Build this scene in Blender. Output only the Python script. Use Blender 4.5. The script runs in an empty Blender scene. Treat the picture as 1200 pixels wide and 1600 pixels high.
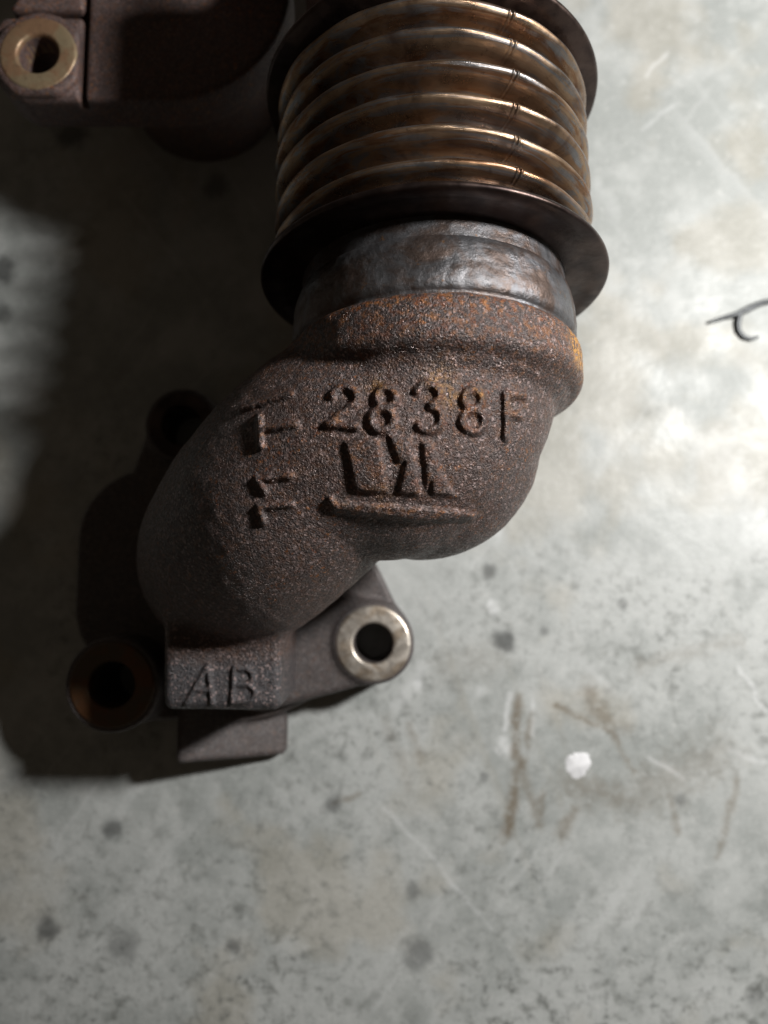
import bpy, math, random
import numpy as np

random.seed(7); np.random.seed(7)
MM = 0.001
sc = bpy.context.scene
COL = sc.collection

# ------------------------------------------------------------------ camera
cam_d = bpy.data.cameras.new('camera'); cam = bpy.data.objects.new('camera', cam_d); COL.objects.link(cam)
TILT = math.radians(6.0)
cam.location = (0.0, -0.205 * math.tan(TILT), 0.205)
cam.rotation_euler = (TILT, 0.0, 0.0)
cam_d.sensor_fit = 'AUTO'; cam_d.sensor_width = 36.0; cam_d.lens = 27.05
cam_d.clip_start = 0.005; cam_d.clip_end = 20.0
cam_d.dof.use_dof = True; cam_d.dof.focus_distance = 0.135; cam_d.dof.aperture_fstop = 11.0
sc.camera = cam

# ------------------------------------------------------------------ world and lamp
world = bpy.data.worlds.new('World'); sc.world = world; world.use_nodes = True
bg = world.node_tree.nodes['Background']
bg.inputs['Color'].default_value = (1.0, 0.80, 0.60, 1.0); bg.inputs['Strength'].default_value = 0.034

lamp_d = bpy.data.lights.new('work_lamp', 'POINT'); lamp = bpy.data.objects.new('work_lamp', lamp_d); COL.objects.link(lamp)
lamp.location = (0.220, 0.092, 0.252)
lamp_d.energy = 6.6; lamp_d.color = (1.0, 0.985, 0.955); lamp_d.shadow_soft_size = 0.017

sc.view_settings.view_transform = 'Standard'
try: sc.view_settings.look = 'None'
except Exception: pass
sc.view_settings.exposure = 0.0; sc.view_settings.gamma = 1.0; sc.view_settings.use_curve_mapping = False
sc.render.engine = 'CYCLES'
sc.cycles.max_bounces = 8

# ------------------------------------------------------------------ node helpers
class NT:
    def __init__(self, name):
        self.m = bpy.data.materials.new(name); self.m.use_nodes = True
        self.t = self.m.node_tree; self.n = self.t.nodes; self.n.clear()
        self.out = self.n.new('ShaderNodeOutputMaterial')
        self.b = self.n.new('ShaderNodeBsdfPrincipled'); self.l(self.b.outputs[0], self.out.inputs[0])
        tc = self.n.new('ShaderNodeTexCoord'); self.co = tc.outputs['Object']
    def l(self, a, b): self.t.links.new(a, b)
    def put(self, sock, v):
        if hasattr(v, 'is_linked') or hasattr(v, 'links'): self.l(v, sock)
        elif isinstance(v, (tuple, list)) and len(v) == 3 and sock.type == 'RGBA': sock.default_value = (*v, 1.0)
        else: sock.default_value = v
    def noise(self, scale, detail=3.0, rough=0.55, dist=0.0, vec=None, color=False):
        n = self.n.new('ShaderNodeTexNoise'); n.inputs['Scale'].default_value = scale
        n.inputs['Detail'].default_value = detail; n.inputs['Roughness'].default_value = rough; n.inputs['Distortion'].default_value = dist
        self.l(vec or self.co, n.inputs['Vector']); return n.outputs['Color' if color else 'Fac']
    def voronoi(self, scale, feature='F1', vec=None, out='Distance', rnd=1.0):
        n = self.n.new('ShaderNodeTexVoronoi'); n.feature = feature; n.inputs['Scale'].default_value = scale
        n.inputs['Randomness'].default_value = rnd
        self.l(vec or self.co, n.inputs['Vector']); return n.outputs[out]
    def ramp(self, fac, a, b, lo=0.0, hi=1.0):
        n = self.n.new('ShaderNodeMapRange'); n.interpolation_type = 'SMOOTHSTEP'
        self.put(n.inputs[0], fac); n.inputs[1].default_value = a; n.inputs[2].default_value = b
        n.inputs[3].default_value = lo; n.inputs[4].default_value = hi; return n.outputs[0]
    def math(self, op, a, b=0.0, c=None, clamp=False):
        n = self.n.new('ShaderNodeMath'); n.operation = op; n.use_clamp = clamp
        self.put(n.inputs[0], a); self.put(n.inputs[1], b)
        if c is not None: self.put(n.inputs[2], c)
        return n.outputs[0]
    def mix(self, fac, a, b):
        n = self.n.new('ShaderNodeMix'); n.data_type = 'RGBA'
        self.put(n.inputs[0], fac); self.put(n.inputs[6], a); self.put(n.inputs[7], b); return n.outputs[2]
    def attr(self, name):
        n = self.n.new('ShaderNodeAttribute'); n.attribute_name = name; return n.outputs['Fac']
    def mapping(self, scale=(1, 1, 1), loc=(0, 0, 0), rot=(0, 0, 0)):
        n = self.n.new('ShaderNodeMapping'); n.inputs['Scale'].default_value = scale
        n.inputs['Location'].default_value = loc; n.inputs['Rotation'].default_value = rot
        self.l(self.co, n.inputs['Vector']); return n.outputs[0]
    def bump(self, h, dist, strength=1.0, normal=None):
        n = self.n.new('ShaderNodeBump'); n.inputs['Distance'].default_value = dist; n.inputs['Strength'].default_value = strength
        self.l(h, n.inputs['Height'])
        if normal is not None: self.l(normal, n.inputs['Normal'])
        return n.outputs[0]
    def set(self, **k):
        names = dict(color='Base Color', rough='Roughness', metal='Metallic', spec='Specular IOR Level', normal='Normal', coat='Coat Weight')
        for a, v in k.items(): self.put(self.b.inputs[names[a]], v)
        return self.m

# ------------------------------------------------------------------ materials
def mat_cast(name, brown, grey, rust_amount=1.0, grain=1.0, rough=(0.36, 0.62), metal=0.25):
    m = NT(name)
    big = m.noise(55, 3); mid = m.noise(320, 3, 0.6); fine = m.noise(2600, 2, 0.7)
    vor = m.n.new('ShaderNodeTexVoronoi'); vor.inputs['Scale'].default_value = 2300; m.l(m.co, vor.inputs['Vector'])
    sep = m.n.new('ShaderNodeSeparateColor'); m.l(vor.outputs['Color'], sep.inputs[0])
    c = m.mix(m.ramp(big, 0.35, 0.65), brown, grey)
    c = m.mix(m.attr('bare'), c, (0.078, 0.080, 0.090))
    c = m.mix(m.ramp(fine, 0.34, 0.70, 0.0, 0.85), m.mix(0.62, c, (0.012, 0.010, 0.010)), m.mix(0.32, c, (0.19, 0.165, 0.163)))
    c = m.mix(m.ramp(sep.outputs[1], 0.84, 0.95, 0.0, 0.62 * grain ** 1.5), c, tuple(min(1, 3.6 * x) for x in grey))
    att = m.attr('rust')
    fleck = m.noise(1100, 4, 0.7); patch = m.noise(130, 3)
    f1 = m.math('MULTIPLY', m.ramp(fleck, 0.56, 0.66), m.ramp(patch, 0.44, 0.64))
    f1 = m.math('MULTIPLY', f1, m.math('MULTIPLY_ADD', m.attr('bare'), -0.8 * rust_amount, 0.95 * rust_amount))
    f2 = m.math('MULTIPLY', att, m.ramp(m.noise(800, 4, 0.75), 0.44, 0.64))
    f = m.math('ADD', f1, f2, clamp=True)
    rustc = m.mix(m.ramp(m.noise(600, 3), 0.35, 0.7), (0.17, 0.052, 0.020), (0.35, 0.145, 0.045))
    c = m.mix(f, c, rustc)
    att2 = m.attr('ochre')
    c = m.mix(m.math('MULTIPLY', att2, m.ramp(m.noise(1300, 3, 0.7), 0.42, 0.58)), c, (0.52, 0.25, 0.04))
    # each grain of the sand-cast skin has a gloss of its own
    r = m.ramp(sep.outputs[0], 0.0, 1.0, rough[0], rough[1])
    h = m.math('ADD', m.math('MULTIPLY', fine, 0.9), m.math('MULTIPLY', sep.outputs[2], 0.38))
    n1 = m.bump(m.noise(620, 3, 0.65), 0.0005 * grain, 0.30, m.bump(mid, 0.0006 * grain, 0.16))
    n2 = m.bump(h, 0.00042 * grain, 1.0, n1)
    return m.set(color=c, rough=r, metal=metal, spec=0.6, normal=n2)

M_CAST = mat_cast('rusty_cast_iron', (0.100, 0.062, 0.053), (0.094, 0.070, 0.067), 1.0, 1.0, (0.28, 0.60), 0.3)
M_FLANGE = mat_cast('flange_cast_iron', (0.132, 0.112, 0.108), (0.122, 0.112, 0.114), 0.30, 0.35, (0.45, 0.65), 0.3)
M_FAR = mat_cast('far_cast_iron', (0.120, 0.072, 0.066), (0.105, 0.068, 0.064), 1.2, 0.5, (0.5, 0.7), 0.15)

def mat_bellows():
    m = NT('heat_tinted_steel')
    # long along the circumference, short along the axis: heat bands
    a = m.attr('crest'); ang = m.attr('angle')
    v = m.n.new('ShaderNodeCombineXYZ'); m.l(m.math('MULTIPLY', ang, 1.6), v.inputs[0]); m.l(m.math('MULTIPLY', a, 5.0), v.inputs[1])
    band = m.noise(1.3, 4, 0.6, 0.4, v.outputs[0]); blot = m.noise(90, 4, 0.6, 0.6)
    hue = m.noise(2.2, 3, 0.6, 0.8, v.outputs[0])
    c = m.mix(m.ramp(band, 0.36, 0.56), (0.22, 0.115, 0.060), (0.36, 0.25, 0.165))
    c = m.mix(m.ramp(hue, 0.46, 0.62), c, (0.24, 0.235, 0.24))
    c = m.mix(m.ramp(blot, 0.50, 0.72, 0.0, 0.7), c, (0.10, 0.055, 0.040))
    c = m.mix(m.ramp(m.noise(600, 4, 0.7), 0.58, 0.72, 0, 0.5), c, (0.07, 0.04, 0.03))
    r = m.ramp(m.noise(140, 4, 0.65), 0.3, 0.7, 0.24, 0.44)
    st = m.n.new('ShaderNodeCombineXYZ'); m.l(m.math('MULTIPLY', ang, 2.0), st.inputs[0]); m.l(m.math('MULTIPLY', a, 60.0), st.inputs[1])
    n = m.bump(m.noise(1.0, 4, 0.7, 0.0, st.outputs[0]), 0.00010, 0.5, m.bump(m.noise(900, 3), 0.00006, 0.6))
    return m.set(color=c, rough=r, metal=0.92, spec=0.5, normal=n)
M_BELLOWS = mat_bellows()

def mat_weld():
    m = NT('welded_pipe_steel')
    a = m.attr('crest'); ang = m.attr('angle')
    v = m.n.new('ShaderNodeCombineXYZ'); m.l(m.math('MULTIPLY', ang, 5.0), v.inputs[0]); m.l(m.math('MULTIPLY', a, 900.0), v.inputs[1])
    streak = m.noise(0.9, 5, 0.65, 0.8, v.outputs[0]); blot = m.noise(150, 5, 0.65, 0.5)
    c = m.mix(m.ramp(streak, 0.35, 0.62), (0.085, 0.090, 0.105), (0.19, 0.185, 0.19))
    c = m.mix(m.ramp(blot, 0.40, 0.62, 0, 0.9), c, (0.098, 0.066, 0.052))
    c = m.mix(m.ramp(m.noise(420, 4, 0.7), 0.62, 0.72, 0, 0.7), c, (0.26, 0.13, 0.05))
    c = m.mix(m.ramp(m.noise(1500, 3, 0.7), 0.60, 0.75, 0, 0.6), c, (0.03, 0.022, 0.02))
    r = m.ramp(m.noise(300, 4), 0.3, 0.7, 0.34, 0.54)
    n = m.bump(m.noise(500, 4, 0.65), 0.0004, 0.6, m.bump(streak, 0.0004, 0.2))
    return m.set(color=c, rough=r, metal=0.8, spec=0.5, normal=n)
M_WELD = mat_weld()

def mat_disc():
    m = NT('dark_plate_steel')
    c = m.mix(m.ramp(m.noise(160, 4), 0.4, 0.65), (0.045, 0.032, 0.030), (0.085, 0.060, 0.052))
    return m.set(color=c, rough=m.ramp(m.noise(400, 3), 0.3, 0.7, 0.28, 0.45), metal=0.9, normal=m.bump(m.noise(800, 4), 0.0001, 0.5))
M_DISC = mat_disc()

def mat_machined():
    m = NT('machined_steel')
    blot = m.noise(240, 4, 0.6, 0.5)
    c = m.mix(m.ramp(blot, 0.42, 0.62), (0.58, 0.53, 0.47), (0.40, 0.33, 0.26))
    c = m.mix(m.ramp(m.noise(900, 4, 0.7), 0.60, 0.72, 0, 0.7), c, (0.14, 0.085, 0.05))
    return m.set(color=c, rough=m.ramp(m.noise(500, 3), 0.3, 0.7, 0.30, 0.5), metal=0.75, normal=m.bump(m.noise(700, 4), 0.00015, 0.6))
M_MACH = mat_machined()

def mat_boss_rust(name, ca, cb):
    m = NT(name)
    c = m.mix(m.ramp(m.noise(160, 4, 0.6, 0.5), 0.40, 0.62), ca, cb)
    c = m.mix(m.ramp(m.noise(700, 4, 0.7), 0.56, 0.72, 0, 0.7), c, (0.09, 0.05, 0.035))
    return m.set(color=c, rough=0.45, metal=0.45, normal=m.bump(m.noise(700, 4), 0.0002, 0.7))
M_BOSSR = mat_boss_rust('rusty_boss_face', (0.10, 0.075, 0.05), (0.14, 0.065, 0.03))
M_BOSSF = mat_boss_rust('tan_boss_face', (0.27, 0.21, 0.13), (0.26, 0.155, 0.09))

DARK = [(32.0,-33.9,2.9,0.8),(28.1,-16.2,1.9,0.7),(63.0,-24.7,1.5,0.6),(42.7,-31.4,1.2,0.5),(8.6,-112.2,3.7,0.55),(-85.2,-106.1,3.1,0.75),(-66.4,-110.4,3.7,0.5),(-69.9,-81.5,2.4,0.7),(7.3,-96.7,1.9,0.5),(-13.2,-75.9,2.2,0.6),(-88.6,107.3,4.4,0.8),(-46.7,92.0,3.4,0.6),(25.6,-69.1,1.2,0.5),(93.3,-122.9,2.4,0.4),(75.9,-74.7,1.4,0.5),(-38.0,-110.7,1.7,0.6),(-105.5,67.8,3.7,0.85),(-105.8,54.9,3.1,0.7)]
BROWN = [(34.8,-48.8,34.0,-64.2,1.1,0.75),(38.6,-52.9,37.2,-61.8,0.77,0.6),(35.2,-65.0,31.2,-83.4,1.19,0.8),(35.6,-66.6,40.3,-81.0,1.02,0.5),(40.5,-73.1,39.5,-81.0,0.68,0.5),(53.3,-46.3,57.5,-54.5,1.87,0.5),(57.5,-54.5,62.5,-56.9,1.7,0.35),(45.1,-51.2,59.1,-57.7,0.51,0.7),(59.1,-56.9,64.6,-68.3,0.68,0.55),(47.9,-70.7,62.7,-74.7,3.4,0.4),(91.0,-69.9,85.2,-88.9,0.77,0.5),(72.7,-73.1,75.9,-82.6,0.85,0.5),(46.0,-82.6,49.4,-77.8,1.53,0.5),(6.7,-55.3,9.1,-65.0,0.85,0.35),(67.2,-40.5,92.7,-33.9,1.7,0.25),(16.8,-40.5,28.6,-38.9,3.83,0.2),(67.7,-73.1,86.3,-63.4,5.1,0.3),(-13.2,-75.5,-6.6,-73.1,0.68,0.5),(6.6,-71.5,0.0,-53.7,1.19,0.2)]
WHITE = [(68.8,-64.2,77.8,-69.1,0.51,0.8),(0.0,-76.3,27.6,-106.1,0.34,0.5),(32.6,-47.9,31.5,-56.9,0.68,0.8),(38.8,-48.8,38.9,-58.6,0.43,0.7),(28.4,-24.7,29.6,-26.4,1.02,1.0),(8.4,-45.2,8.7,-45.8,1.19,0.9),(25.1,-47.1,25.1,-47.5,1.02,0.7),(30.8,-60.2,31.5,-62.6,1.36,0.8),(23.2,3.5,29.9,-6.0,1.87,0.5),(74.8,124.7,80.5,131.5,0.51,0.5),(72.4,109.2,83.6,116.9,0.51,0.35),(51.3,-38.9,58.6,-46.3,1.02,0.3),(92.4,-40.5,99.3,-52.0,0.43,0.6),(89.7,-61.8,97.8,-65.0,0.68,0.5),(90.0,17.4,100.8,-6.9,5.1,0.35),(59.2,92.0,64.4,84.5,1.53,0.25),(3.3,-50.4,10.1,-40.5,1.36,0.35)]

def mat_floor():
    m = NT('stained_concrete')
    tone = m.attr('tone'); fine = m.noise(420, 3, 0.65); speck = m.noise(230, 3, 0.62, 0.3)
    c = m.mix(m.ramp(tone, 0.28, 0.72), (0.310, 0.325, 0.315), (0.435, 0.448, 0.438))
    c = m.mix(m.attr('tan'), c, (0.34, 0.285, 0.195))
    # aggregate showing as dark flecks, thicker in patches
    thick = m.attr('fleck')
    c = m.mix(m.math('MULTIPLY', m.ramp(speck, 0.48, 0.74), thick), c, (0.125, 0.13, 0.12))
    c = m.mix(m.math('MULTIPLY', m.ramp(fine, 0.52, 0.78), thick), c, (0.10, 0.105, 0.10))
    c = m.mix(m.ramp(fine, 0.45, 0.25, 0.0, 0.30), c, (0.60, 0.60, 0.585))
    grit = m.noise(1500, 2, 0.7)
    c = m.mix(m.ramp(grit, 0.58, 0.74, 0.0, 0.35), c, (0.12, 0.12, 0.115))
    c = m.mix(m.ramp(grit, 0.40, 0.28, 0.0, 0.30), c, (0.66, 0.66, 0.65))
    breakup = m.ramp(fine, 0.30, 0.55, 0.45, 1.0)
    c = m.mix(m.math('MULTIPLY', m.attr('white_rub'), breakup), c, (0.80, 0.81, 0.82))
    c = m.mix(m.math('MULTIPLY', m.attr('brown_smear'), breakup), c, (0.135, 0.098, 0.055))
    c = m.mix(m.math('MULTIPLY', m.attr('oil_drip'), m.ramp(fine, 0.25, 0.5, 0.7, 1.0)), c, (0.060, 0.063, 0.062))
    r = m.ramp(m.noise(60, 4), 0.3, 0.7, 0.40, 0.60)
    n = m.bump(m.noise(260, 4, 0.6), 0.0003, 0.5, m.bump(m.noise(60, 3), 0.0008, 0.35))
    return m.set(color=c, rough=r, spec=0.5, normal=n)
M_FLOOR = mat_floor()

def mat_plain(name, color, rough, metal=0.0):
    m = NT(name); c = m.mix(m.ramp(m.noise(300, 4), 0.35, 0.7), color, tuple(x * 0.75 for x in color))
    return m.set(color=c, rough=rough, metal=metal, normal=m.bump(m.noise(700, 3), 0.0001, 0.5))
M_PAINT = mat_plain('dried_white_paint', (0.80, 0.80, 0.82), 0.5)
M_WIRE = mat_plain('dull_wire_steel', (0.10, 0.105, 0.11), 0.5, 0.6)

# ------------------------------------------------------------------ mesh helpers
def link(name, me, mat, parent=None, smooth=True):
    me.materials.clear(); me.materials.append(mat)
    if smooth: me.polygons.foreach_set('use_smooth', np.ones(len(me.polygons), dtype=bool))
    o = bpy.data.objects.new(name, me); COL.objects.link(o)
    if parent is not None: o.parent = parent
    return o

def quad_mesh(name, V, Q, attrs=None):
    me = bpy.data.meshes.new(name); nv, nq = len(V), len(Q)
    me.vertices.add(nv); me.vertices.foreach_set('co', np.asarray(V, np.float32).ravel())
    me.loops.add(nq * 4); me.loops.foreach_set('vertex_index', np.asarray(Q, np.int32).ravel())
    me.polygons.add(nq); me.polygons.foreach_set('loop_start', np.arange(0, nq * 4, 4, dtype=np.int32))
    me.update(calc_edges=True)
    for k, a in (attrs or {}).items():
        at = me.attributes.new(k, 'FLOAT', 'POINT'); at.data.foreach_set('value', np.asarray(a, np.float32))
    return me

def surface_nets(D, origin, h):
    """Quad mesh of the zero level of the distance grid D (millimetres)."""
    ins = D < 0
    cnt = np.zeros(tuple(s - 1 for s in D.shape), np.int8)
    for a in (0, 1):
        for b in (0, 1):
            for c in (0, 1):
                cnt += ins[a:D.shape[0] - 1 + a, b:D.shape[1] - 1 + b, c:D.shape[2] - 1 + c]
    I, J, K = np.nonzero((cnt > 0) & (cnt < 8))
    idx = np.full(cnt.shape, -1, np.int32); idx[I, J, K] = np.arange(len(I))
    cor = {(a, b, c): D[I + a, J + b, K + c].astype(np.float64) for a in (0, 1) for b in (0, 1) for c in (0, 1)}
    acc = np.zeros((len(I), 3)); num = np.zeros(len(I))
    for a in cor:
        for ax in range(3):
            if a[ax]: continue
            b = list(a); b[ax] = 1; b = tuple(b)
            va, vb = cor[a], cor[b]; m = (va < 0) != (vb < 0)
            t = np.where(m, va / np.where(m, va - vb, 1), 0)
            p = np.array(a, float)[None, :].repeat(len(I), 0); p[:, ax] += t
            acc += p * m[:, None]; num += m
    V = (np.stack([I, J, K], 1) + acc / num[:, None]) * h + np.array(origin)
    Q = []
    for ax in range(3):
        o1, o2 = (ax + 1) % 3, (ax + 2) % 3
        n = D.shape
        sl0 = [slice(None)] * 3; sl1 = [slice(None)] * 3
        sl0[ax] = slice(0, n[ax] - 1); sl1[ax] = slice(1, n[ax])
        e = ins[tuple(sl0)] != ins[tuple(sl1)]
        E = np.stack(np.nonzero(e), 1)
        E = E[(E[:, o1] > 0) & (E[:, o2] > 0) & (E[:, o1] < n[o1] - 1) & (E[:, o2] < n[o2] - 1)]
        s = ins[E[:, 0], E[:, 1], E[:, 2]]
        q = []
        for d1, d2 in ((-1, -1), (0, -1), (0, 0), (-1, 0)):
            c = E.copy(); c[:, o1] += d1; c[:, o2] += d2; q.append(idx[c[:, 0], c[:, 1], c[:, 2]])
        q = np.stack(q, 1); q[~s] = q[~s][:, ::-1]; Q.append(q)
    return V, np.concatenate(Q)

def vnormals(V, Q):
    d1 = V[Q[:, 2]] - V[Q[:, 0]]; d2 = V[Q[:, 3]] - V[Q[:, 1]]; fn = np.cross(d1, d2)
    N = np.zeros_like(V)
    for k in range(4): 
        for a in range(3): N[:, a] += np.bincount(Q[:, k], fn[:, a], len(V))
    return N / np.maximum(np.linalg.norm(N, axis=1), 1e-12)[:, None]

def submesh(name, V, Q, N, sel, attrs=None):
    """Mesh of the quads in sel that keeps the shading normals of the whole surface."""
    q = Q[sel]; used, inv = np.unique(q, return_inverse=True); q = inv.reshape(-1, 4)
    me = quad_mesh(name, V[used] * MM, q, {k: a[used] for k, a in (attrs or {}).items()})
    me.polygons.foreach_set('use_smooth', np.ones(len(q), dtype=bool))
    me.normals_split_custom_set_from_vertices(N[used].astype(np.float32).tolist())
    return me

def axes(lo, hi, h):
    return [np.arange(lo[i], hi[i] + h, h, dtype=np.float32) for i in range(3)]
def grid(ax): return ax[0][:, None, None], ax[1][None, :, None], ax[2][None, None, :]
def smin(a, b, k):
    t = np.clip(0.5 + 0.5 * (b - a) / k, 0, 1); return b + (a - b) * t - k * t * (1 - t)
def upsample(C, axc, axf):
    for d in range(3):
        x = (axf[d] - axc[d][0]) / (axc[d][1] - axc[d][0]); i = np.clip(np.floor(x).astype(int), 0, len(axc[d]) - 2)
        f = (x - i).astype(np.float32); sh = [1, 1, 1]; sh[d] = -1; f = f.reshape(sh)
        C = np.take(C, i, d) * (1 - f) + np.take(C, i + 1, d) * f
    return C
def sd_tube(ax, pts, rad):
    """Distance to a chain of balls whose radius changes along it."""
    X, Y, Z = grid(ax); D = None
    for p, r in zip(pts, rad):
        d = np.sqrt((X - p[0]) ** 2 + (Y - p[1]) ** 2 + (Z - p[2]) ** 2) - r
        D = d if D is None else np.minimum(D, d)
    return D.astype(np.float32)
def sd_box(X, Y, Z, c, half, r=0.0):
    qx = np.abs(X - c[0]) - half[0] + r; qy = np.abs(Y - c[1]) - half[1] + r; qz = np.abs(Z - c[2]) - half[2] + r
    o = np.sqrt(np.maximum(qx, 0) ** 2 + np.maximum(qy, 0) ** 2 + np.maximum(qz, 0) ** 2)
    return o + np.minimum(np.maximum(np.maximum(qx, qy), qz), 0) - r
def bezier(P, n):
    P = np.array(P, float); t = np.linspace(0, 1, n)[:, None]
    return (1 - t) ** 3 * P[0] + 3 * (1 - t) ** 2 * t * P[1] + 3 * (1 - t) * t ** 2 * P[2] + t ** 3 * P[3]
def value_noise(x, y, seed):
    rs = np.random.RandomState(seed); T = rs.rand(257, 257)
    xi = np.floor(x).astype(int); yi = np.floor(y).astype(int); fx = x - xi; fy = y - yi
    fx = fx * fx * (3 - 2 * fx); fy = fy * fy * (3 - 2 * fy); g = lambda a, b: T[a % 257, b % 257]
    return (g(xi, yi) * (1 - fx) + g(xi + 1, yi) * fx) * (1 - fy) + (g(xi, yi + 1) * (1 - fx) + g(xi + 1, yi + 1) * fx) * fy

def tag(o, label=None, cat=None, group=None, kind=None):
    for k, v in (('label', label), ('category', cat), ('group', group), ('kind', kind)):
        if v: o[k] = v
    return o

# ------------------------------------------------------------------ floor
def floor_axis(a, b, step, far):
    mid = np.arange(a, b + step, step); out = [5, 15, 40, 100, 300, far]
    return np.concatenate([a - np.array(out[::-1]), mid, mid[-1] + np.array(out)])
fx = floor_axis(-125, 130, 0.6, 1400); fy = floor_axis(-135, 165, 0.6, 1400)
gx, gy = np.meshgrid(fx, fy, indexing='ij'); nx, ny = gx.shape
def fbm(x, y, f, seed, n=4):
    v = 0; a = 0.5
    for k in range(n): v = v + a * (value_noise((x + 700) * f, (y + 700) * f, seed + k) - 0.5); f *= 2.03; a *= 0.55
    return v
wx = gx + 2.2 * fbm(gx, gy, 0.22, 41); wy = gy + 2.2 * fbm(gx, gy, 0.22, 51)
ragged = fbm(gx, gy, 0.55, 61)
def stain(lst, soft=0.75, rag=1.2):
    acc = np.zeros(gx.shape)
    for ax_, ay_, bx_, by_, wd, st in lst:
        ba = np.array([bx_ - ax_, by_ - ay_]); l2 = max(ba @ ba, 1e-6)
        t = np.clip(((wx - ax_) * ba[0] + (wy - ay_) * ba[1]) / l2, 0, 1)
        d = np.hypot(wx - ax_ - t * ba[0], wy - ay_ - t * ba[1]) / wd + rag * ragged
        q = np.clip((1 + soft - d) / (2 * soft), 0, 1); acc = np.maximum(acc, st * q * q * (3 - 2 * q))
    return acc.ravel()
def scratch(deg, fa, fb, seed):
    a = math.radians(deg); u = wx * math.cos(a) + wy * math.sin(a) + 900; v = -wx * math.sin(a) + wy * math.cos(a) + 900
    q = np.clip((value_noise(u * fa, v * fb, seed) - 0.86) / 0.12, 0, 1)
    return q * np.clip(0.5 + 3.0 * fbm(gx, gy, 0.03, seed + 1), 0, 1)
i_, j_ = np.meshgrid(np.arange(nx - 1), np.arange(ny - 1), indexing='ij')
FQ = np.stack([i_ * ny + j_, (i_ + 1) * ny + j_, (i_ + 1) * ny + j_ + 1, i_ * ny + j_ + 1], -1).reshape(-1, 4)
fl = quad_mesh('floor', np.stack([gx.ravel(), gy.ravel(), 0 * gx.ravel()], 1) * MM, FQ,
               dict(tone=np.clip(0.5 + 0.55 * fbm(gx, gy, 0.016, 71) + 0.75 * fbm(wx, wy, 0.075, 75) + 0.35 * fbm(gx, gy, 0.30, 79, 3), 0, 1).ravel(),
                    tan=np.clip(2.2 * fbm(wx, wy, 0.035, 83) - 0.05, 0, 0.28).ravel() + 0.12 * scratch(20, 0.30, 0.012, 87).ravel(),
                    fleck=np.clip(0.35 + 1.2 * fbm(wx, wy, 0.04, 91) - 0.0032 * (gy + 40), 0.06, 0.8).ravel(),
                    white_rub=np.maximum(stain(WHITE, 1.0, 2.2) * 0.6, 0.15 * np.maximum(scratch(38, 0.42, 0.014, 93), scratch(-35, 0.5, 0.02, 95)).ravel()), brown_smear=0.95 * stain(BROWN, 1.1, 2.0), oil_drip=stain([(x, y, x + .01, y, r, t) for x, y, r, t in DARK], 0.55, 0.7)))
floor = link('floor', fl, M_FLOOR, smooth=False); tag(floor, 'stained grey concrete workshop floor', kind='structure')
def paint_spot():
    n = 64; V = [(0, 0, 0.00035)]; F = []
    for j, f in enumerate((0.75, 1.0)):
        for i in range(n):
            a = 2 * math.pi * i / n
            r = 3.1 * (1 + 0.09 * math.sin(2 * a + 0.6) + 0.07 * math.sin(3 * a) + 0.035 * math.sin(7 * a + 2) + 0.03 * math.sin(11 * a)) * f
            V.append((r * math.cos(a) * MM, r * 1.1 * math.sin(a) * MM, 0.00030 if j == 0 else 0.00002))
    for i in range(n):
        k = (i + 1) % n; F.append((0, 1 + i, 1 + k)); F.append((1 + i, 1 + n + i, 1 + n + k, 1 + k))
    me = bpy.data.meshes.new('paint_spot'); me.from_pydata(V, [], F); me.update()
    o = link('paint_spot', me, M_PAINT, floor); o.location = (0.0502, -0.0658, 0.0); o['label'] = 'round spot of dried white paint on the concrete'
paint_spot()

# ------------------------------------------------------------------ the exhaust pipe
pipe = bpy.data.objects.new('exhaust_pipe', None); COL.objects.link(pipe); pipe.empty_display_size = 0.02
tag(pipe, 'rusty cast iron exhaust up pipe with bronze bellows lying on the concrete floor', 'exhaust pipe')

D0 = np.array([9.9, 41.2, 53.0])                 # centre of the lower bellows collar
AX = np.array([0.0, math.cos(math.radians(6)), -math.sin(math.radians(6))])   # from the elbow towards the far end
UX = np.array([1.0, 0.0, 0.0]); UZ = np.cross(UX, AX)

def lathe(profile, thetas, dr=None):
    """profile: (s along AX, r) millimetres; dr(theta, s) is added to r."""
    pr = np.array(profile, float); n = len(thetas); th = np.array(thetas)
    s = pr[:, 0][:, None]; r = pr[:, 1][:, None] + (dr(th[None, :], s) if dr is not None else 0) + 0 * th[None, :]
    P = D0 + (AX[None, None, :] * (s + 0 * th[None, :])[:, :, None]) + r[:, :, None] * (np.cos(th)[None, :, None] * UX + np.sin(th)[None, :, None] * UZ)
    V = P.reshape(-1, 3); m = len(pr)
    i, j = np.meshgrid(np.arange(m - 1), np.arange(n), indexing='ij'); k = (j + 1) % n
    Q = np.stack([i * n + j, (i + 1) * n + j, (i + 1) * n + k, i * n + k], -1).reshape(-1, 4)
    ang = np.sin(th)[None, :].repeat(m, 0).ravel() * 2 + np.cos(th)[None, :].repeat(m, 0).ravel() * 0.7
    return V * MM, Q, dict(crest=(pr[:, 0][:, None].repeat(n, 1).ravel() * 0.2), angle=ang)

TH = np.linspace(0, 2 * math.pi, 240, endpoint=False)
SEAM = math.radians(66.5)
THB = np.sort(np.concatenate([TH, SEAM + np.radians(np.linspace(-3.2, 3.2, 41))]))

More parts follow.
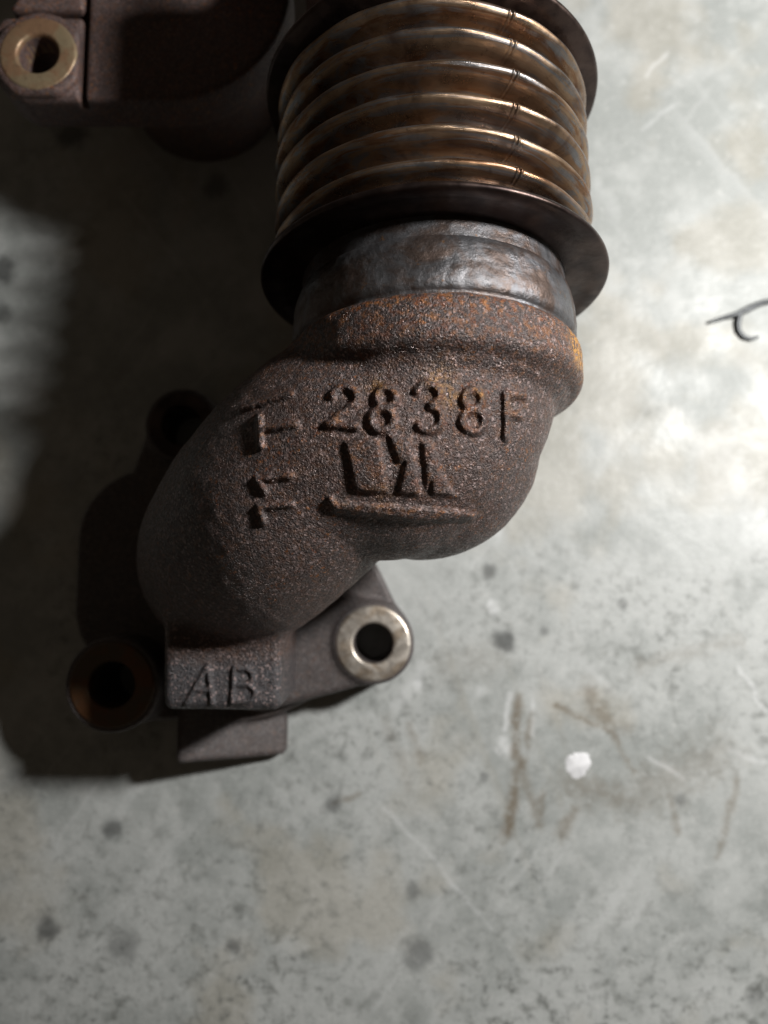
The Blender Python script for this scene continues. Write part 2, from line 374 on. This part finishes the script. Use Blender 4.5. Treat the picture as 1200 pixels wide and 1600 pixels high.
# bellows: seven rounded convolutions with a lengthwise seam
PITCH, FIRST, NC = 6.4, 5.0, 6
def bell_prof():
    pr = []
    s_end = FIRST + PITCH * (NC - 0.5) + 0.2
    pr.append((-0.3, 28.0))
    for k in range(NC):
        c = FIRST + PITCH * k
        for u in np.linspace(-0.5, 0.5, 33)[:-1]:
            w = math.cos(2 * math.pi * u)
            r = 29.0 + 3.4 * math.copysign(abs(w) ** 0.55, w)
            if c + PITCH * u > -0.2: pr.append((c + PITCH * u, r))
    pr.append((s_end, 28.0)); return pr
def bell_dr(th, s):
    d = np.degrees(th - SEAM)
    rid = 0.20 * np.exp(-(np.abs(d - 0.75) / 0.38) ** 2) + 0.20 * np.exp(-(np.abs(d + 0.75) / 0.38) ** 2) - 0.12 * np.exp(-(d / 0.5) ** 2)
    wob = 0.14 * np.sin(3 * th + s * 0.7) + 0.09 * np.sin(7 * th - s * 1.3) + 0.05 * np.sin(17 * th + s * 2.1)
    return rid + wob
V, Q, A = lathe(bell_prof(), THB, bell_dr)
bellows = link('bellows', quad_mesh('bellows', V, Q, A), M_BELLOWS, pipe)
bellows['label'] = 'ribbed bronze bellows tinted by heat'
S_TOP = FIRST + PITCH * (NC - 0.5) + 0.4

def collar_disc(s0, flip, r_out):
    # pressed plate with a small turned lip; the inner hub closes on the pipe
    p = [(0.0, 24.0), (0.0, 28.6), (0.15, 29.2), (0.15, 31.4), (-0.05, 32.0), (-0.10, r_out - 0.5), (0.1, r_out - 0.1), (0.5, r_out), (0.9, r_out - 0.1), (1.2, r_out - 0.5), (1.2, 24.0)]
    p = [(s0 + (1.2 - a if flip else a), r) for a, r in p]
    if flip: p = p[::-1]
    dr = lambda th, s: 0.10 * np.sin(2 * th + 1) + 0.05 * np.sin(5 * th)
    V, Q, A = lathe(p, TH, dr); return link('bellows_collar', quad_mesh('bellows_collar', V, Q, A), M_DISC, pipe)
collar_disc(-1.3, False, 34.7)
collar_disc(S_TOP, True, 34.9)

# pipe stub and weld bead below the lower collar
V, Q, A = lathe([(0.0, 26.6), (-2.0, 26.4), (-4.0, 26.5), (-6.0, 26.8), (-10.0, 27.0)], TH, lambda th, s: 0.05 * np.sin(4 * th))
link('pipe_stub', quad_mesh('pipe_stub', V, Q, A), M_WELD, pipe)
ws = np.linspace(-5.2, -18.2, 56)
wp = [(s, 26.5 + 1.5 * max(0.0, math.sin(math.pi * min(1, max(0, (-s - 5.0) / 10.5)))) ** 0.5 + 0.7 * min(1.0, max(0.0, (-s - 10.5) / 4.0))) for s in ws]
def weld_dr(th, s):
    arc = th * 26.0
    n = value_noise(arc * 0.30 + 40, s * 0.75 + 50 + 0 * th, 3) - 0.5
    n2 = value_noise(arc * 1.8 + 90, s * 1.6 + 70 + 0 * th, 5) - 0.5
    return 0.12 * n + 0.05 * n2 + 0.02 * np.sin(arc * 2.0 + 1.2 * np.sin(s))
TW = np.linspace(0, 2 * math.pi, 520, endpoint=False)
V, Q, A = lathe(wp, TW, weld_dr)
link('weld_bead', quad_mesh('weld_bead', V, Q, A), M_WELD, pipe)

# ---- elbow casting -------------------------------------------------
H = 0.32
lo, hi = (-66, -54, 4), (42, 38, 88)
axf = axes(lo, hi, H); axc = axes((lo[0] - 2, lo[1] - 2, lo[2] - 2), (hi[0] + 3, hi[1] + 3, hi[2] + 3), 1.0)
ELBOW = [(10.2, 25, 54.8, 25.0), (9.4, 19.0, 55.4, 24.7), (6.8, 12.8, 56.0, 24.2), (2.6, 8.8, 56.2, 23.7), (-4.5, 7.4, 56.0, 22.9), (-12.0, 4.2, 54.5, 22.0), (-21.2, -3.6, 49.0, 22.2), (-30.0, -10.4, 37, 22.0), (-36.5, -14.0, 24, 20.6), (-38, -16, 14, 20.0), (-38, -16, 6, 20.0)]
ctl = np.array(ELBOW); seg = np.linspace(0, len(ctl) - 1, 90)
def catmull(c, u):
    i = np.clip(np.floor(u).astype(int), 0, len(c) - 2); f = (u - i)[:, None]; g = lambda k: c[np.clip(i + k, 0, len(c) - 1)]
    return 0.5 * (2 * g(0) + (g(1) - g(-1)) * f + (2 * g(-1) - 5 * g(0) + 4 * g(1) - g(2)) * f ** 2 + (3 * g(0) - 3 * g(1) + g(2) - g(-1)) * f ** 3)
cr = catmull(ctl, seg); pts, rad = cr[:, :3], cr[:, 3]
pts = np.concatenate([pts, [(7.6, 8.6, 51.5)]]); rad = np.append(rad, 23.6)      # fuller outer corner of the bend
D = upsample(sd_tube(axc, pts, rad), axc, axf)
X, Y, Z = grid(axf)
# collar ring turned about the pipe axis
s_ = (X - D0[0]) * AX[0] + (Y - D0[1]) * AX[1] + (Z - D0[2]) * AX[2]
r_ = np.sqrt(np.maximum((X - D0[0]) ** 2 + (Y - D0[1]) ** 2 + (Z - D0[2]) ** 2 - s_ ** 2, 0))
def ring(s0, s1, R, rr):
    qs = np.abs(s_ - (s0 + s1) / 2) - (s1 - s0) / 2 + rr; qr = r_ - R + rr
    return np.sqrt(np.maximum(qs, 0) ** 2 + np.maximum(qr, 0) ** 2) + np.minimum(np.maximum(qs, qr), 0) - rr
D = smin(D, ring(-25.8, -15.6, 28.9, 3.0), 1.6)
D = smin(D, ring(-27.0, -15.9, 25.2, 1.0), 2.5)
del s_, r_
# square lug with the letters
lug = sd_box(X, Y, Z - 0.10 * (Y + 47), (-33.8, -32.5, 19.5), (12.4, 13.4, 21.5), 2.0)
D = smin(D, lug.astype(np.float32), 3.0); del lug

# raised marks, drawn in plan (millimetres): strokes (polyline, half width) and pads (polygon)
MARKS = [
    ('raised_numeral', 'raised numeral 2 before the numeral 8', [('line', [(-8.71, 11.43), (-8.52, 11.98), (-8.17, 12.43), (-7.69, 12.76), (-7.11, 12.93), (-6.49, 12.92), (-5.9, 12.75), (-5.37, 12.42), (-4.96, 11.97), (-4.69, 11.43), (-4.61, 10.84), (-4.7, 10.28), (-4.97, 9.78), (-9.44, 6.45), (-4.69, 5.83)], 0.65)], 0.9),
    ('raised_numeral', 'raised numeral 8 after the numeral 2', [('line', [(1.92, 10.57), (1.8, 9.91), (1.45, 9.37), (0.93, 9.01), (0.32, 8.9), (-0.3, 9.05), (-0.82, 9.44), (-1.17, 10.01), (-1.29, 10.69), (-1.17, 11.36), (-0.82, 11.92), (-0.3, 12.27), (0.32, 12.38), (0.94, 12.22), (1.46, 11.82), (1.8, 11.24), (1.92, 10.57)], 0.65), ('line', [(1.59, 6.92), (1.44, 6.18), (1.03, 5.56), (0.41, 5.14), (-0.32, 5.0), (-1.05, 5.17), (-1.67, 5.61), (-2.09, 6.25), (-2.23, 7.0), (-2.09, 7.75), (-1.67, 8.38), (-1.05, 8.79), (-0.32, 8.92), (0.41, 8.75), (1.03, 8.31), (1.45, 7.67), (1.59, 6.92)], 0.65)], 0.9),
    ('raised_numeral', 'raised numeral 3 between two eights', [('line', [(5.43, 11.64), (5.74, 12.17), (6.22, 12.57), (6.81, 12.79), (7.45, 12.82), (8.06, 12.66), (8.58, 12.31), (8.95, 11.83), (9.13, 11.25), (9.1, 10.66), (8.85, 10.1), (8.43, 9.64), (7.88, 9.33), (7.99, 9.16), (8.59, 8.93), (9.09, 8.53), (9.43, 8.0), (9.58, 7.4), (9.51, 6.78), (9.25, 6.2), (8.81, 5.73), (8.23, 5.4), (7.58, 5.25), (6.92, 5.29), (6.31, 5.53), (5.81, 5.92)], 0.65)], 0.9),
    ('raised_numeral', 'raised numeral 8 before the letter F', [('line', [(16.5, 10.72), (16.38, 10.1), (16.03, 9.55), (15.52, 9.16), (14.91, 8.99), (14.3, 9.07), (13.79, 9.38), (13.44, 9.87), (13.32, 10.48), (13.44, 11.09), (13.77, 11.63), (14.28, 12.01), (14.89, 12.18), (15.49, 12.11), (16.01, 11.8), (16.37, 11.32), (16.5, 10.72)], 0.65), ('line', [(16.87, 7.33), (16.74, 6.61), (16.33, 5.98), (15.72, 5.53), (14.98, 5.32), (14.25, 5.4), (13.62, 5.75), (13.2, 6.32), (13.05, 7.02), (13.18, 7.73), (13.58, 8.35), (14.18, 8.79), (14.91, 8.99), (15.64, 8.91), (16.27, 8.57), (16.7, 8.02), (16.87, 7.33)], 0.65)], 0.9),
    ('raised_letter', 'raised letter F ending the number', [('line', [(21.05, 5.04), (20.75, 12.04), (24.25, 12.45)], 0.65), ('line', [(20.86, 8.84), (23.62, 9.07)], 0.65)], 0.9),
    ('raised_letter', 'raised letter I above the sideways T', [('line', [(-25.42, 10.92), (-15.94, 12.39)], 0.58)], 0.8),
    ('raised_letter', 'raised sideways letter T left of the number', [('line', [(-21.7, 8.81), (-21.16, 3.37)], 0.65), ('line', [(-21.7, 6.35), (-14.98, 6.77)], 0.58)], 0.9),
    ('raised_numeral', 'upper raised sideways numeral 1', [('line', [(-21.87, -2.17), (-15.8, -1.78)], 0.54), ('line', [(-21.87, -2.17), (-20.52, -4.4)], 0.58)], 0.8),
    ('raised_numeral', 'lower raised sideways numeral 1', [('line', [(-21.76, -6.94), (-15.85, -6.51)], 0.54), ('line', [(-21.64, -6.94), (-21.07, -9.31)], 0.58)], 0.8),
    ('raised_emblem', 'left upright pad of the raised foundry emblem', [('pad', [(-6.73, 3.58), (-1.06, 4.15), (0.32, -1.19), (0.65, -4.79), (-4.78, -4.56)], 0.0)], 0.8),
    ('raised_emblem', 'middle upright pad of the raised foundry emblem', [('pad', [(0.74, 4.44), (4.25, 4.05), (5.59, -1.63), (6.1, -5.16), (2.39, -4.79), (3.42, 0.15), (2.35, -0.26)], 0.0)], 0.8),
    ('raised_emblem', 'right upright pad of the raised foundry emblem', [('pad', [(6.17, 3.46), (8.11, 3.11), (9.75, -2.01), (12.87, -5.18), (8.3, -4.99), (7.79, -2.78), (7.28, -4.01)], 0.0)], 0.8),
    ('raised_bar', 'long raised bar under the foundry emblem', [('line', [(-8.97, -5.95), (-8.24, -6.88)], 0.65), ('pad', [(-9.19, -6.05), (-4.37, -6.28), (5.49, -6.98), (16.59, -7.42), (16.03, -8.57), (10.17, -9.15), (5.02, -9.3), (-3.31, -8.21), (-8.59, -7.59)], 0.0)], 1.0),
    ('raised_letter', 'raised letter A on the square lug', [('line', [(-41.13, -44.34), (-36.75, -36.65), (-35.78, -44.34)], 0.54), ('line', [(-39.24, -41.68), (-36.03, -41.68)], 0.43)], 0.75),
    ('raised_letter', 'raised letter B on the square lug', [('line', [(-31.64, -44.34), (-31.25, -37.18)], 0.54), ('line', [(-31.25, -37.18), (-28.82, -37.28), (-28.14, -37.55), (-27.62, -37.97), (-27.31, -38.49), (-27.24, -39.04), (-27.44, -39.59), (-27.86, -40.06), (-28.47, -40.4), (-29.2, -40.58), (-31.23, -40.61), (-29.02, -40.5), (-28.16, -40.73), (-27.44, -41.14), (-26.98, -41.7), (-26.81, -42.33), (-26.97, -42.96), (-27.43, -43.52), (-28.13, -43.93), (-29.01, -44.15), (-31.64, -44.34)], 0.5)], 0.75),
]
px_, py_ = np.meshgrid(axf[0], axf[1], indexing='ij')
def d_seg(a, b):
    ba = np.array(b) - np.array(a); l2 = max(ba @ ba, 1e-9)
    t = np.clip(((px_ - a[0]) * ba[0] + (py_ - a[1]) * ba[1]) / l2, 0, 1)
    return np.hypot(px_ - a[0] - t * ba[0], py_ - a[1] - t * ba[1])
def d_poly(P):
    d = np.full(px_.shape, 1e9); ins = np.zeros(px_.shape, bool)
    for a, b in zip(P, P[1:] + P[:1]):
        d = np.minimum(d, d_seg(a, b))
        c = (a[1] > py_) != (b[1] > py_)
        ins ^= c & (px_ < (b[0] - a[0]) * (py_ - a[1]) / ((b[1] - a[1]) or 1e-9) + a[0])
    return np.where(ins, -d, d)
def sstep(a, b, x):
    t = np.clip((x - a) / (b - a), 0, 1); return t * t * (3 - 2 * t)
wob = 0.20 * (value_noise(px_ * 0.9 + 60, py_ * 0.9 + 60, 11) - 0.5) + 0.16 * (value_noise(px_ * 2.1 + 60, py_ * 2.1 + 60, 12) - 0.5)
def one_piece(mask):
    lab = np.where(mask, np.arange(mask.size).reshape(mask.shape) + 1, 0)
    while True:
        n = lab.copy()
        for a in (0, 1):
            for d in (1, -1): n = np.maximum(n, np.roll(lab, d, a))
        n = np.where(mask, n, 0)
        if (n == lab).all(): break
        lab = n
    if not mask.any(): return mask
    v, c = np.unique(lab[mask], return_counts=True); return lab == v[c.argmax()]
RAISE = np.zeros(px_.shape); OWNER = np.full(px_.shape, -1)
mark_names = []
for name, label, shapes, height in MARKS:
    hmap = np.zeros(px_.shape)
    for kind, P, w in shapes:
        if kind == 'pad': d = d_poly(P)
        else: d = np.min([d_seg(a, b) for a, b in zip(P, P[1:])], axis=0) - w
        hmap = np.maximum(hmap, height * (1 - sstep(-0.48, 0.38, d + wob)))
    OWNER[one_piece((hmap > 0.10) & (hmap > RAISE))] = len(mark_names); RAISE = np.maximum(RAISE, hmap); mark_names.append((name, label))
ztop = np.float32(22.0)
D -= (RAISE[:, :, None] * (Z > ztop)).astype(np.float32)
# unevenness of the sand casting
und = 0.30 * (value_noise(px_ * 0.14 + 30, py_ * 0.14 + 30, 21) - 0.5) + 0.14 * (value_noise(px_ * 0.5 + 30, py_ * 0.5 + 30, 22) - 0.5)
D -= und[:, :, None].astype(np.float32)
V, Q = surface_nets(D, (axf[0][0], axf[1][0], axf[2][0]), H); del D
N = vnormals(V, Q)
# where rust has settled: the collar's front edge, round the marks
sv = (V - D0) @ AX
rv = np.linalg.norm(V - D0 - sv[:, None] * AX, axis=1)
ii = np.clip(((V[:, 0] - axf[0][0]) / H + 0.5).astype(int), 0, px_.shape[0] - 1); jj = np.clip(((V[:, 1] - axf[1][0]) / H + 0.5).astype(int), 0, px_.shape[1] - 1)
rust = 0.95 * np.exp(-((sv + 16.5) / 2.6) ** 2) + 0.34 * np.exp(-((sv + 22) / 4.0) ** 2) + 0.20
halo = np.clip(RAISE, 0, 1)
for _ in range(8):
    halo = np.maximum(halo * 0.995, 0.25 * (np.roll(halo, 1, 0) + np.roll(halo, -1, 0) + np.roll(halo, 1, 1) + np.roll(halo, -1, 1)))
top = V[:, 2] > 40
rust = np.clip(rust + 0.35 * halo[ii, jj] * top, 0, 1)
def blob(x, y, z, r): return np.exp(-(((V[:, 0] - x) ** 2 + (V[:, 1] - y) ** 2 + (V[:, 2] - z) ** 2) / r ** 2))
ochre = 3.5 * blob(35.2, 23.0, 68.6, 2.6) + 1.2 * blob(37.0, 21.5, 63.5, 2.4) + 1.0 * blob(35.0, 25.0, 68.5, 2.6)
for q in ((9.4, 13.6, 81.8, 2.2), (-1.6, 12.9, 80.5, 1.6), (11.6, 10.5, 81.2, 1.8), (16.4, 11.6, 80.5, 1.4), (22.7, 9.8, 77.5, 1.6), (2.6, -0.7, 81.0, 1.4), (0.0, -6.6, 78.0, 2.2), (-7.5, -6.6, 77.5, 1.6)):
    ochre = ochre + 0.62 * blob(*q)
ochre = np.clip(ochre, 0, 1)
bare = sstep(-32.5, -38.0, V[:, 1]) * (V[:, 0] > -52) * (V[:, 0] < -19.5) * (V[:, 2] < 45)
attrs = dict(rust=rust * (1 - 0.8 * bare), ochre=ochre, bare=bare)
fc = V[Q].mean(1)
fi = np.clip(((fc[:, 0] - axf[0][0]) / H + 0.5).astype(int), 0, px_.shape[0] - 1); fj = np.clip(((fc[:, 1] - axf[1][0]) / H + 0.5).astype(int), 0, px_.shape[1] - 1)
own = np.where((fc[:, 2] > 22.5) & (N[Q[:, 0]][:, 2] > -0.2), OWNER[fi, fj], -1)
def biggest(sel):
    q = Q[sel]; lab = np.arange(len(V))
    while True:
        m = lab[q].max(1); new = lab.copy(); np.maximum.at(new, q.ravel(), np.repeat(m, 4))
        if (new == lab).all(): break
        lab = new
    v, c = np.unique(lab[q[:, 0]], return_counts=True); out = np.zeros(len(Q), bool); out[np.nonzero(sel)[0][lab[q[:, 0]] == v[c.argmax()]]] = True
    return out
for k in range(len(mark_names)):
    if (own == k).any(): own[(own == k) & ~biggest(own == k)] = -1
is_lug = (fc[:, 1] < -35.5) & (fc[:, 0] > -50.5) & (fc[:, 0] < -20.0) & (own < 0) & (fc[:, 2] < 44.0)
elbow = link('elbow_casting', submesh('elbow_casting', V, Q, N, (own < 0) & ~is_lug, attrs), M_CAST, pipe)
elbow['label'] = 'rough rusty brown cast iron elbow with raised foundry marks'
lugo = link('cast_lug', submesh('cast_lug', V, Q, N, is_lug, attrs), M_CAST, elbow)
for k, (nm, lab) in enumerate(mark_names):
    if (own == k).any():
        o = link(nm, submesh(nm, V, Q, N, own == k, attrs), M_CAST, elbow); o['label'] = lab

# ---- lower flange ---------------------------------------------------
FC = (-38.0, -18.0)
EARS = [(-2.6, -33.7, 9.7, 16.5, 4.7), (-63.8, -43.0, 11.2, 21.5, 5.3), (-51.4, 20.9, 9.6, 13.0, 4.8)]   # x, y, radius, top, hole
axg = axes((-84, -68, -1), (12, 36, 25), 0.45)
X, Y, Z = grid(axg)
x2, y2 = np.meshgrid(axg[0], axg[1], indexing='ij')
def hull2(c0, r0, c1, r1):
    d = None
    for t in np.linspace(0, 1, 40):
        e = np.hypot(x2 - c0[0] - t * (c1[0] - c0[0]), y2 - c0[1] - t * (c1[1] - c0[1])) - (r0 + t * (r1 - r0))
        d = e if d is None else np.minimum(d, e)
    return d
d2 = np.hypot(x2 - FC[0], y2 - FC[1]) - 35.5
for ex, ey, er, et, eh in EARS: d2 = np.minimum(d2, hull2(FC, 34.0, (ex, ey), er - 0.6))
d2 = np.minimum(d2, hull2((-60, -8), 18.0, (-60, -25), 18.0))
def extrude(d2, z0, z1, r):
    qz = np.abs(Z - (z0 + z1) / 2) - (z1 - z0) / 2 + r; q = d2[:, :, None] + r
    return np.sqrt(np.maximum(q, 0) ** 2 + np.maximum(qz, 0) ** 2) + np.minimum(np.maximum(q, qz), 0) - r
D = extrude(d2, 0.0, 9.8, 1.2)
D = smin(D, sd_box(X, Y, Z - 0.42 * (-25.5 - X), (-37.6, -50.0, 1.5), (12.6, 12.6, 3.0), 1.4), 1.5)
D = smin(D, extrude(hull2((-31, -33), 17.0, EARS[0][:2], 9.3), 0.0, 15.3, 1.6), 2.0)
for ex, ey, er, et, eh in EARS:
    e2 = np.hypot(x2 - ex, y2 - ey)
    D = smin(D, extrude(e2 - er, 0.0, et - 0.25, 0.8), 1.8)
for ex, ey, er, et, eh in EARS:
    D = np.maximum(D, -(np.hypot(x2 - ex, y2 - ey) - eh)[:, :, None] + 0 * Z)
D = D + (0.16 * (value_noise(x2 * 0.3 + 30, y2 * 0.3 + 30, 31) - 0.5))[:, :, None]
V, Q = surface_nets(D, (axg[0][0], axg[1][0], axg[2][0]), 0.45); del D
V[:, 2] = np.maximum(V[:, 2], 0.02)
N = vnormals(V, Q)
flange = link('flange', submesh('flange', V, Q, N, np.ones(len(Q), bool), dict(rust=np.full(len(V), 0.06), ochre=np.zeros(len(V)))), M_FLANGE, pipe)
flange['label'] = 'three eared mounting flange flat on the concrete'

def boss_face(x, y, z, r_in, r_out, mat, parent, label, depth=3.0):
    n = 72; th = np.linspace(0, 2 * math.pi, n, endpoint=False)
    pr = [(r_in - 0.02, z - depth), (r_in, z - 0.75), (r_in + 0.12, z - 0.35), (r_in + 0.45, z - 0.02), (r_in + 0.8, z), (r_out - 0.7, z), (r_out - 0.25, z - 0.10), (r_out, z - 0.40), (r_out + 0.05, z - 0.9)]
    V = np.array([(x + r * math.cos(t), y + r * math.sin(t), zz + 0.03 * math.sin(3 * t + r)) for r, zz in pr for t in th]) * MM
    i, j = np.meshgrid(np.arange(len(pr) - 1), np.arange(n), indexing='ij'); k = (j + 1) % n
    Q = np.stack([i * n + j, i * n + k, (i + 1) * n + k, (i + 1) * n + j], -1).reshape(-1, 4)[:, ::-1]
    o = link('bolt_boss', quad_mesh('bolt_boss', V, Q), mat, parent); o['label'] = label; return o
boss_face(-2.6, -33.7, 16.7, 4.75, 9.1, M_MACH, flange, 'bright machined face round the right bolt hole')
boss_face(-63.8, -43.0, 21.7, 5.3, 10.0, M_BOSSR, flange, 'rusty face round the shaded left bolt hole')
boss_face(-51.4, 20.9, 13.2, 4.8, 8.6, M_DISC, flange, 'dark face round the bolt hole behind the elbow')

# ---- far casting: the other end of the pipe, mostly out of the picture ----
h2 = 0.7
axh = axes((-125, 74, -1), (62, 185, 100), h2); axc = axes((-127, 72, -3), (65, 188, 103), 1.6)
E0 = D0 + AX * (S_TOP + 1.0)
p1 = bezier([E0 + AX * 6, E0 + AX * 30, (10, 150, 50), (-18, 150, 47)], 30)
p2 = bezier([(-18, 150, 47), (-44, 152, 42), (-50, 138, 36), (-50, 120, 20)], 40)
p3 = np.linspace((-50, 120, 20), (-50, 120, 0), 8)
P = np.concatenate([p1, p2, p3]); R = np.interp(np.linspace(0, 1, len(P)), [0, 0.3, 0.6, 1], [27, 26, 23.5, 21.0])
D = upsample(sd_tube(axc, P, R), axc, axh); X, Y, Z = grid(axh)
s_ = (X - D0[0]) * AX[0] + (Y - D0[1]) * AX[1] + (Z - D0[2]) * AX[2]
r_ = np.sqrt(np.maximum((X - D0[0]) ** 2 + (Y - D0[1]) ** 2 + (Z - D0[2]) ** 2 - s_ ** 2, 0))
D = smin(D, sd_box(X, Y, Z, (1.5, 98, 60), (13.5, 12, 23), 5.0).astype(np.float32), 3.0); del s_, r_  # added block, out of view, only to throw shade on the floor at left
x2, y2 = np.meshgrid(axh[0], axh[1], indexing='ij')
EAR2 = (-78.2, 99.6)
d2 = np.minimum(hull2((-50, 118), 28.2, (EAR2[0], EAR2[1] + 2), 12.5), hull2((-60, 125), 27.0, (-75, 150), 12.0))
d2 = np.maximum(d2, 89.8 - y2)
def extr2(d2, z0, z1, r):
    qz = np.abs(Z - (z0 + z1) / 2) - (z1 - z0) / 2 + r; q = d2[:, :, None] + r
    return np.sqrt(np.maximum(q, 0) ** 2 + np.maximum(qz, 0) ** 2) + np.minimum(np.maximum(q, qz), 0) - r
F2 = extr2(d2, 30.0, 41.0, 1.0)
e2 = np.hypot(x2 - EAR2[0], y2 - EAR2[1])
F2 = np.minimum(F2, extr2(np.maximum(np.maximum(e2 - 10.4, 90.1 - y2), -(y2 - 90.1) - 0 * y2), 30.0, 43.0, 0.8))
gx = np.abs(x2 + 68.6) - 0.6
F2 = np.maximum(F2, -np.maximum(gx[:, :, None], 38.0 - Z))
gy = np.abs(y2 - 111.0) - 0.9
F2 = np.maximum(F2, -np.maximum(np.maximum(gy, x2 + 68.0)[:, :, None], 36.0 - Z))
D = smin(D, F2.astype(np.float32), 1.5); del F2
D = np.maximum(D, -(e2 - 4.6)[:, :, None] + 0 * Z)
V, Q = surface_nets(D, (axh[0][0], axh[1][0], axh[2][0]), h2); del D
V[:, 2] = np.maximum(V[:, 2], 0.02); N = vnormals(V, Q)
far = link('outlet_casting', submesh('outlet_casting', V, Q, N, np.ones(len(Q), bool), dict(rust=np.full(len(V), 0.25), ochre=np.zeros(len(V)))), M_FAR, pipe)
far['label'] = 'dark reddish far casting with a bolt ear in the corner'
boss_face(EAR2[0], EAR2[1], 43.2, 4.6, 8.8, M_BOSSF, far, 'tan rusted face round the bolt hole in the corner', 6.0)

# ------------------------------------------------------------------ bent wire on the floor
def wire():
    main = [(88.9, 52.2, 0.7), (93.0, 53.5, 0.9), (97.0, 54.5, 1.2), (100.5, 56.2, 1.2), (104.0, 57.8, 1.0), (109.0, 58.8, 0.7), (116.0, 61.0, 0.7)]
    hook = [(97.6, 54.4, 1.0), (97.0, 52.0, 0.8), (97.1, 50.0, 0.7), (98.3, 48.2, 0.6), (100.3, 47.5, 0.6), (102.6, 48.2, 0.6)]
    V, F = [], []
    for path, rr in ((main, (0.35, 0.55, 0.75, 0.95, 0.75, 0.6, 0.5)), (hook, (0.8, 0.8, 0.75, 0.7, 0.55, 0.3))):
        P = np.array(path); n = 40; t = np.linspace(0, len(P) - 1, n)
        C = np.stack([np.interp(t, range(len(P)), P[:, k]) for k in range(3)], 1); r = np.interp(t, range(len(P)), rr)
        for _ in range(3): C[1:-1] = (C[:-2] + 2 * C[1:-1] + C[2:]) / 4
        T = np.gradient(C, axis=0); T /= np.linalg.norm(T, axis=1)[:, None]
        base = len(V); m = 10
        for c, tg, q in zip(C, T, r):
            s = np.cross(tg, (0, 0, 1)); s /= np.linalg.norm(s); u = np.cross(s, tg)
            for a in range(m):
                w = 2 * math.pi * a / m; p = c + q * (math.cos(w) * s + 0.7 * math.sin(w) * u); V.append(tuple(p * MM))
        for i in range(n - 1):
            for a in range(m): F.append((base + i * m + a, base + i * m + (a + 1) % m, base + (i + 1) * m + (a + 1) % m, base + (i + 1) * m + a))
        F.append(tuple(base + a for a in range(m))[::-1]); F.append(tuple(base + (n - 1) * m + a for a in range(m)))
    me = bpy.data.meshes.new('bent_wire'); me.from_pydata(V, [], F); me.update()
    o = link('bent_wire', me, M_WIRE); tag(o, 'thin dark hooked sliver of wire on the bright concrete', 'wire')
wire()
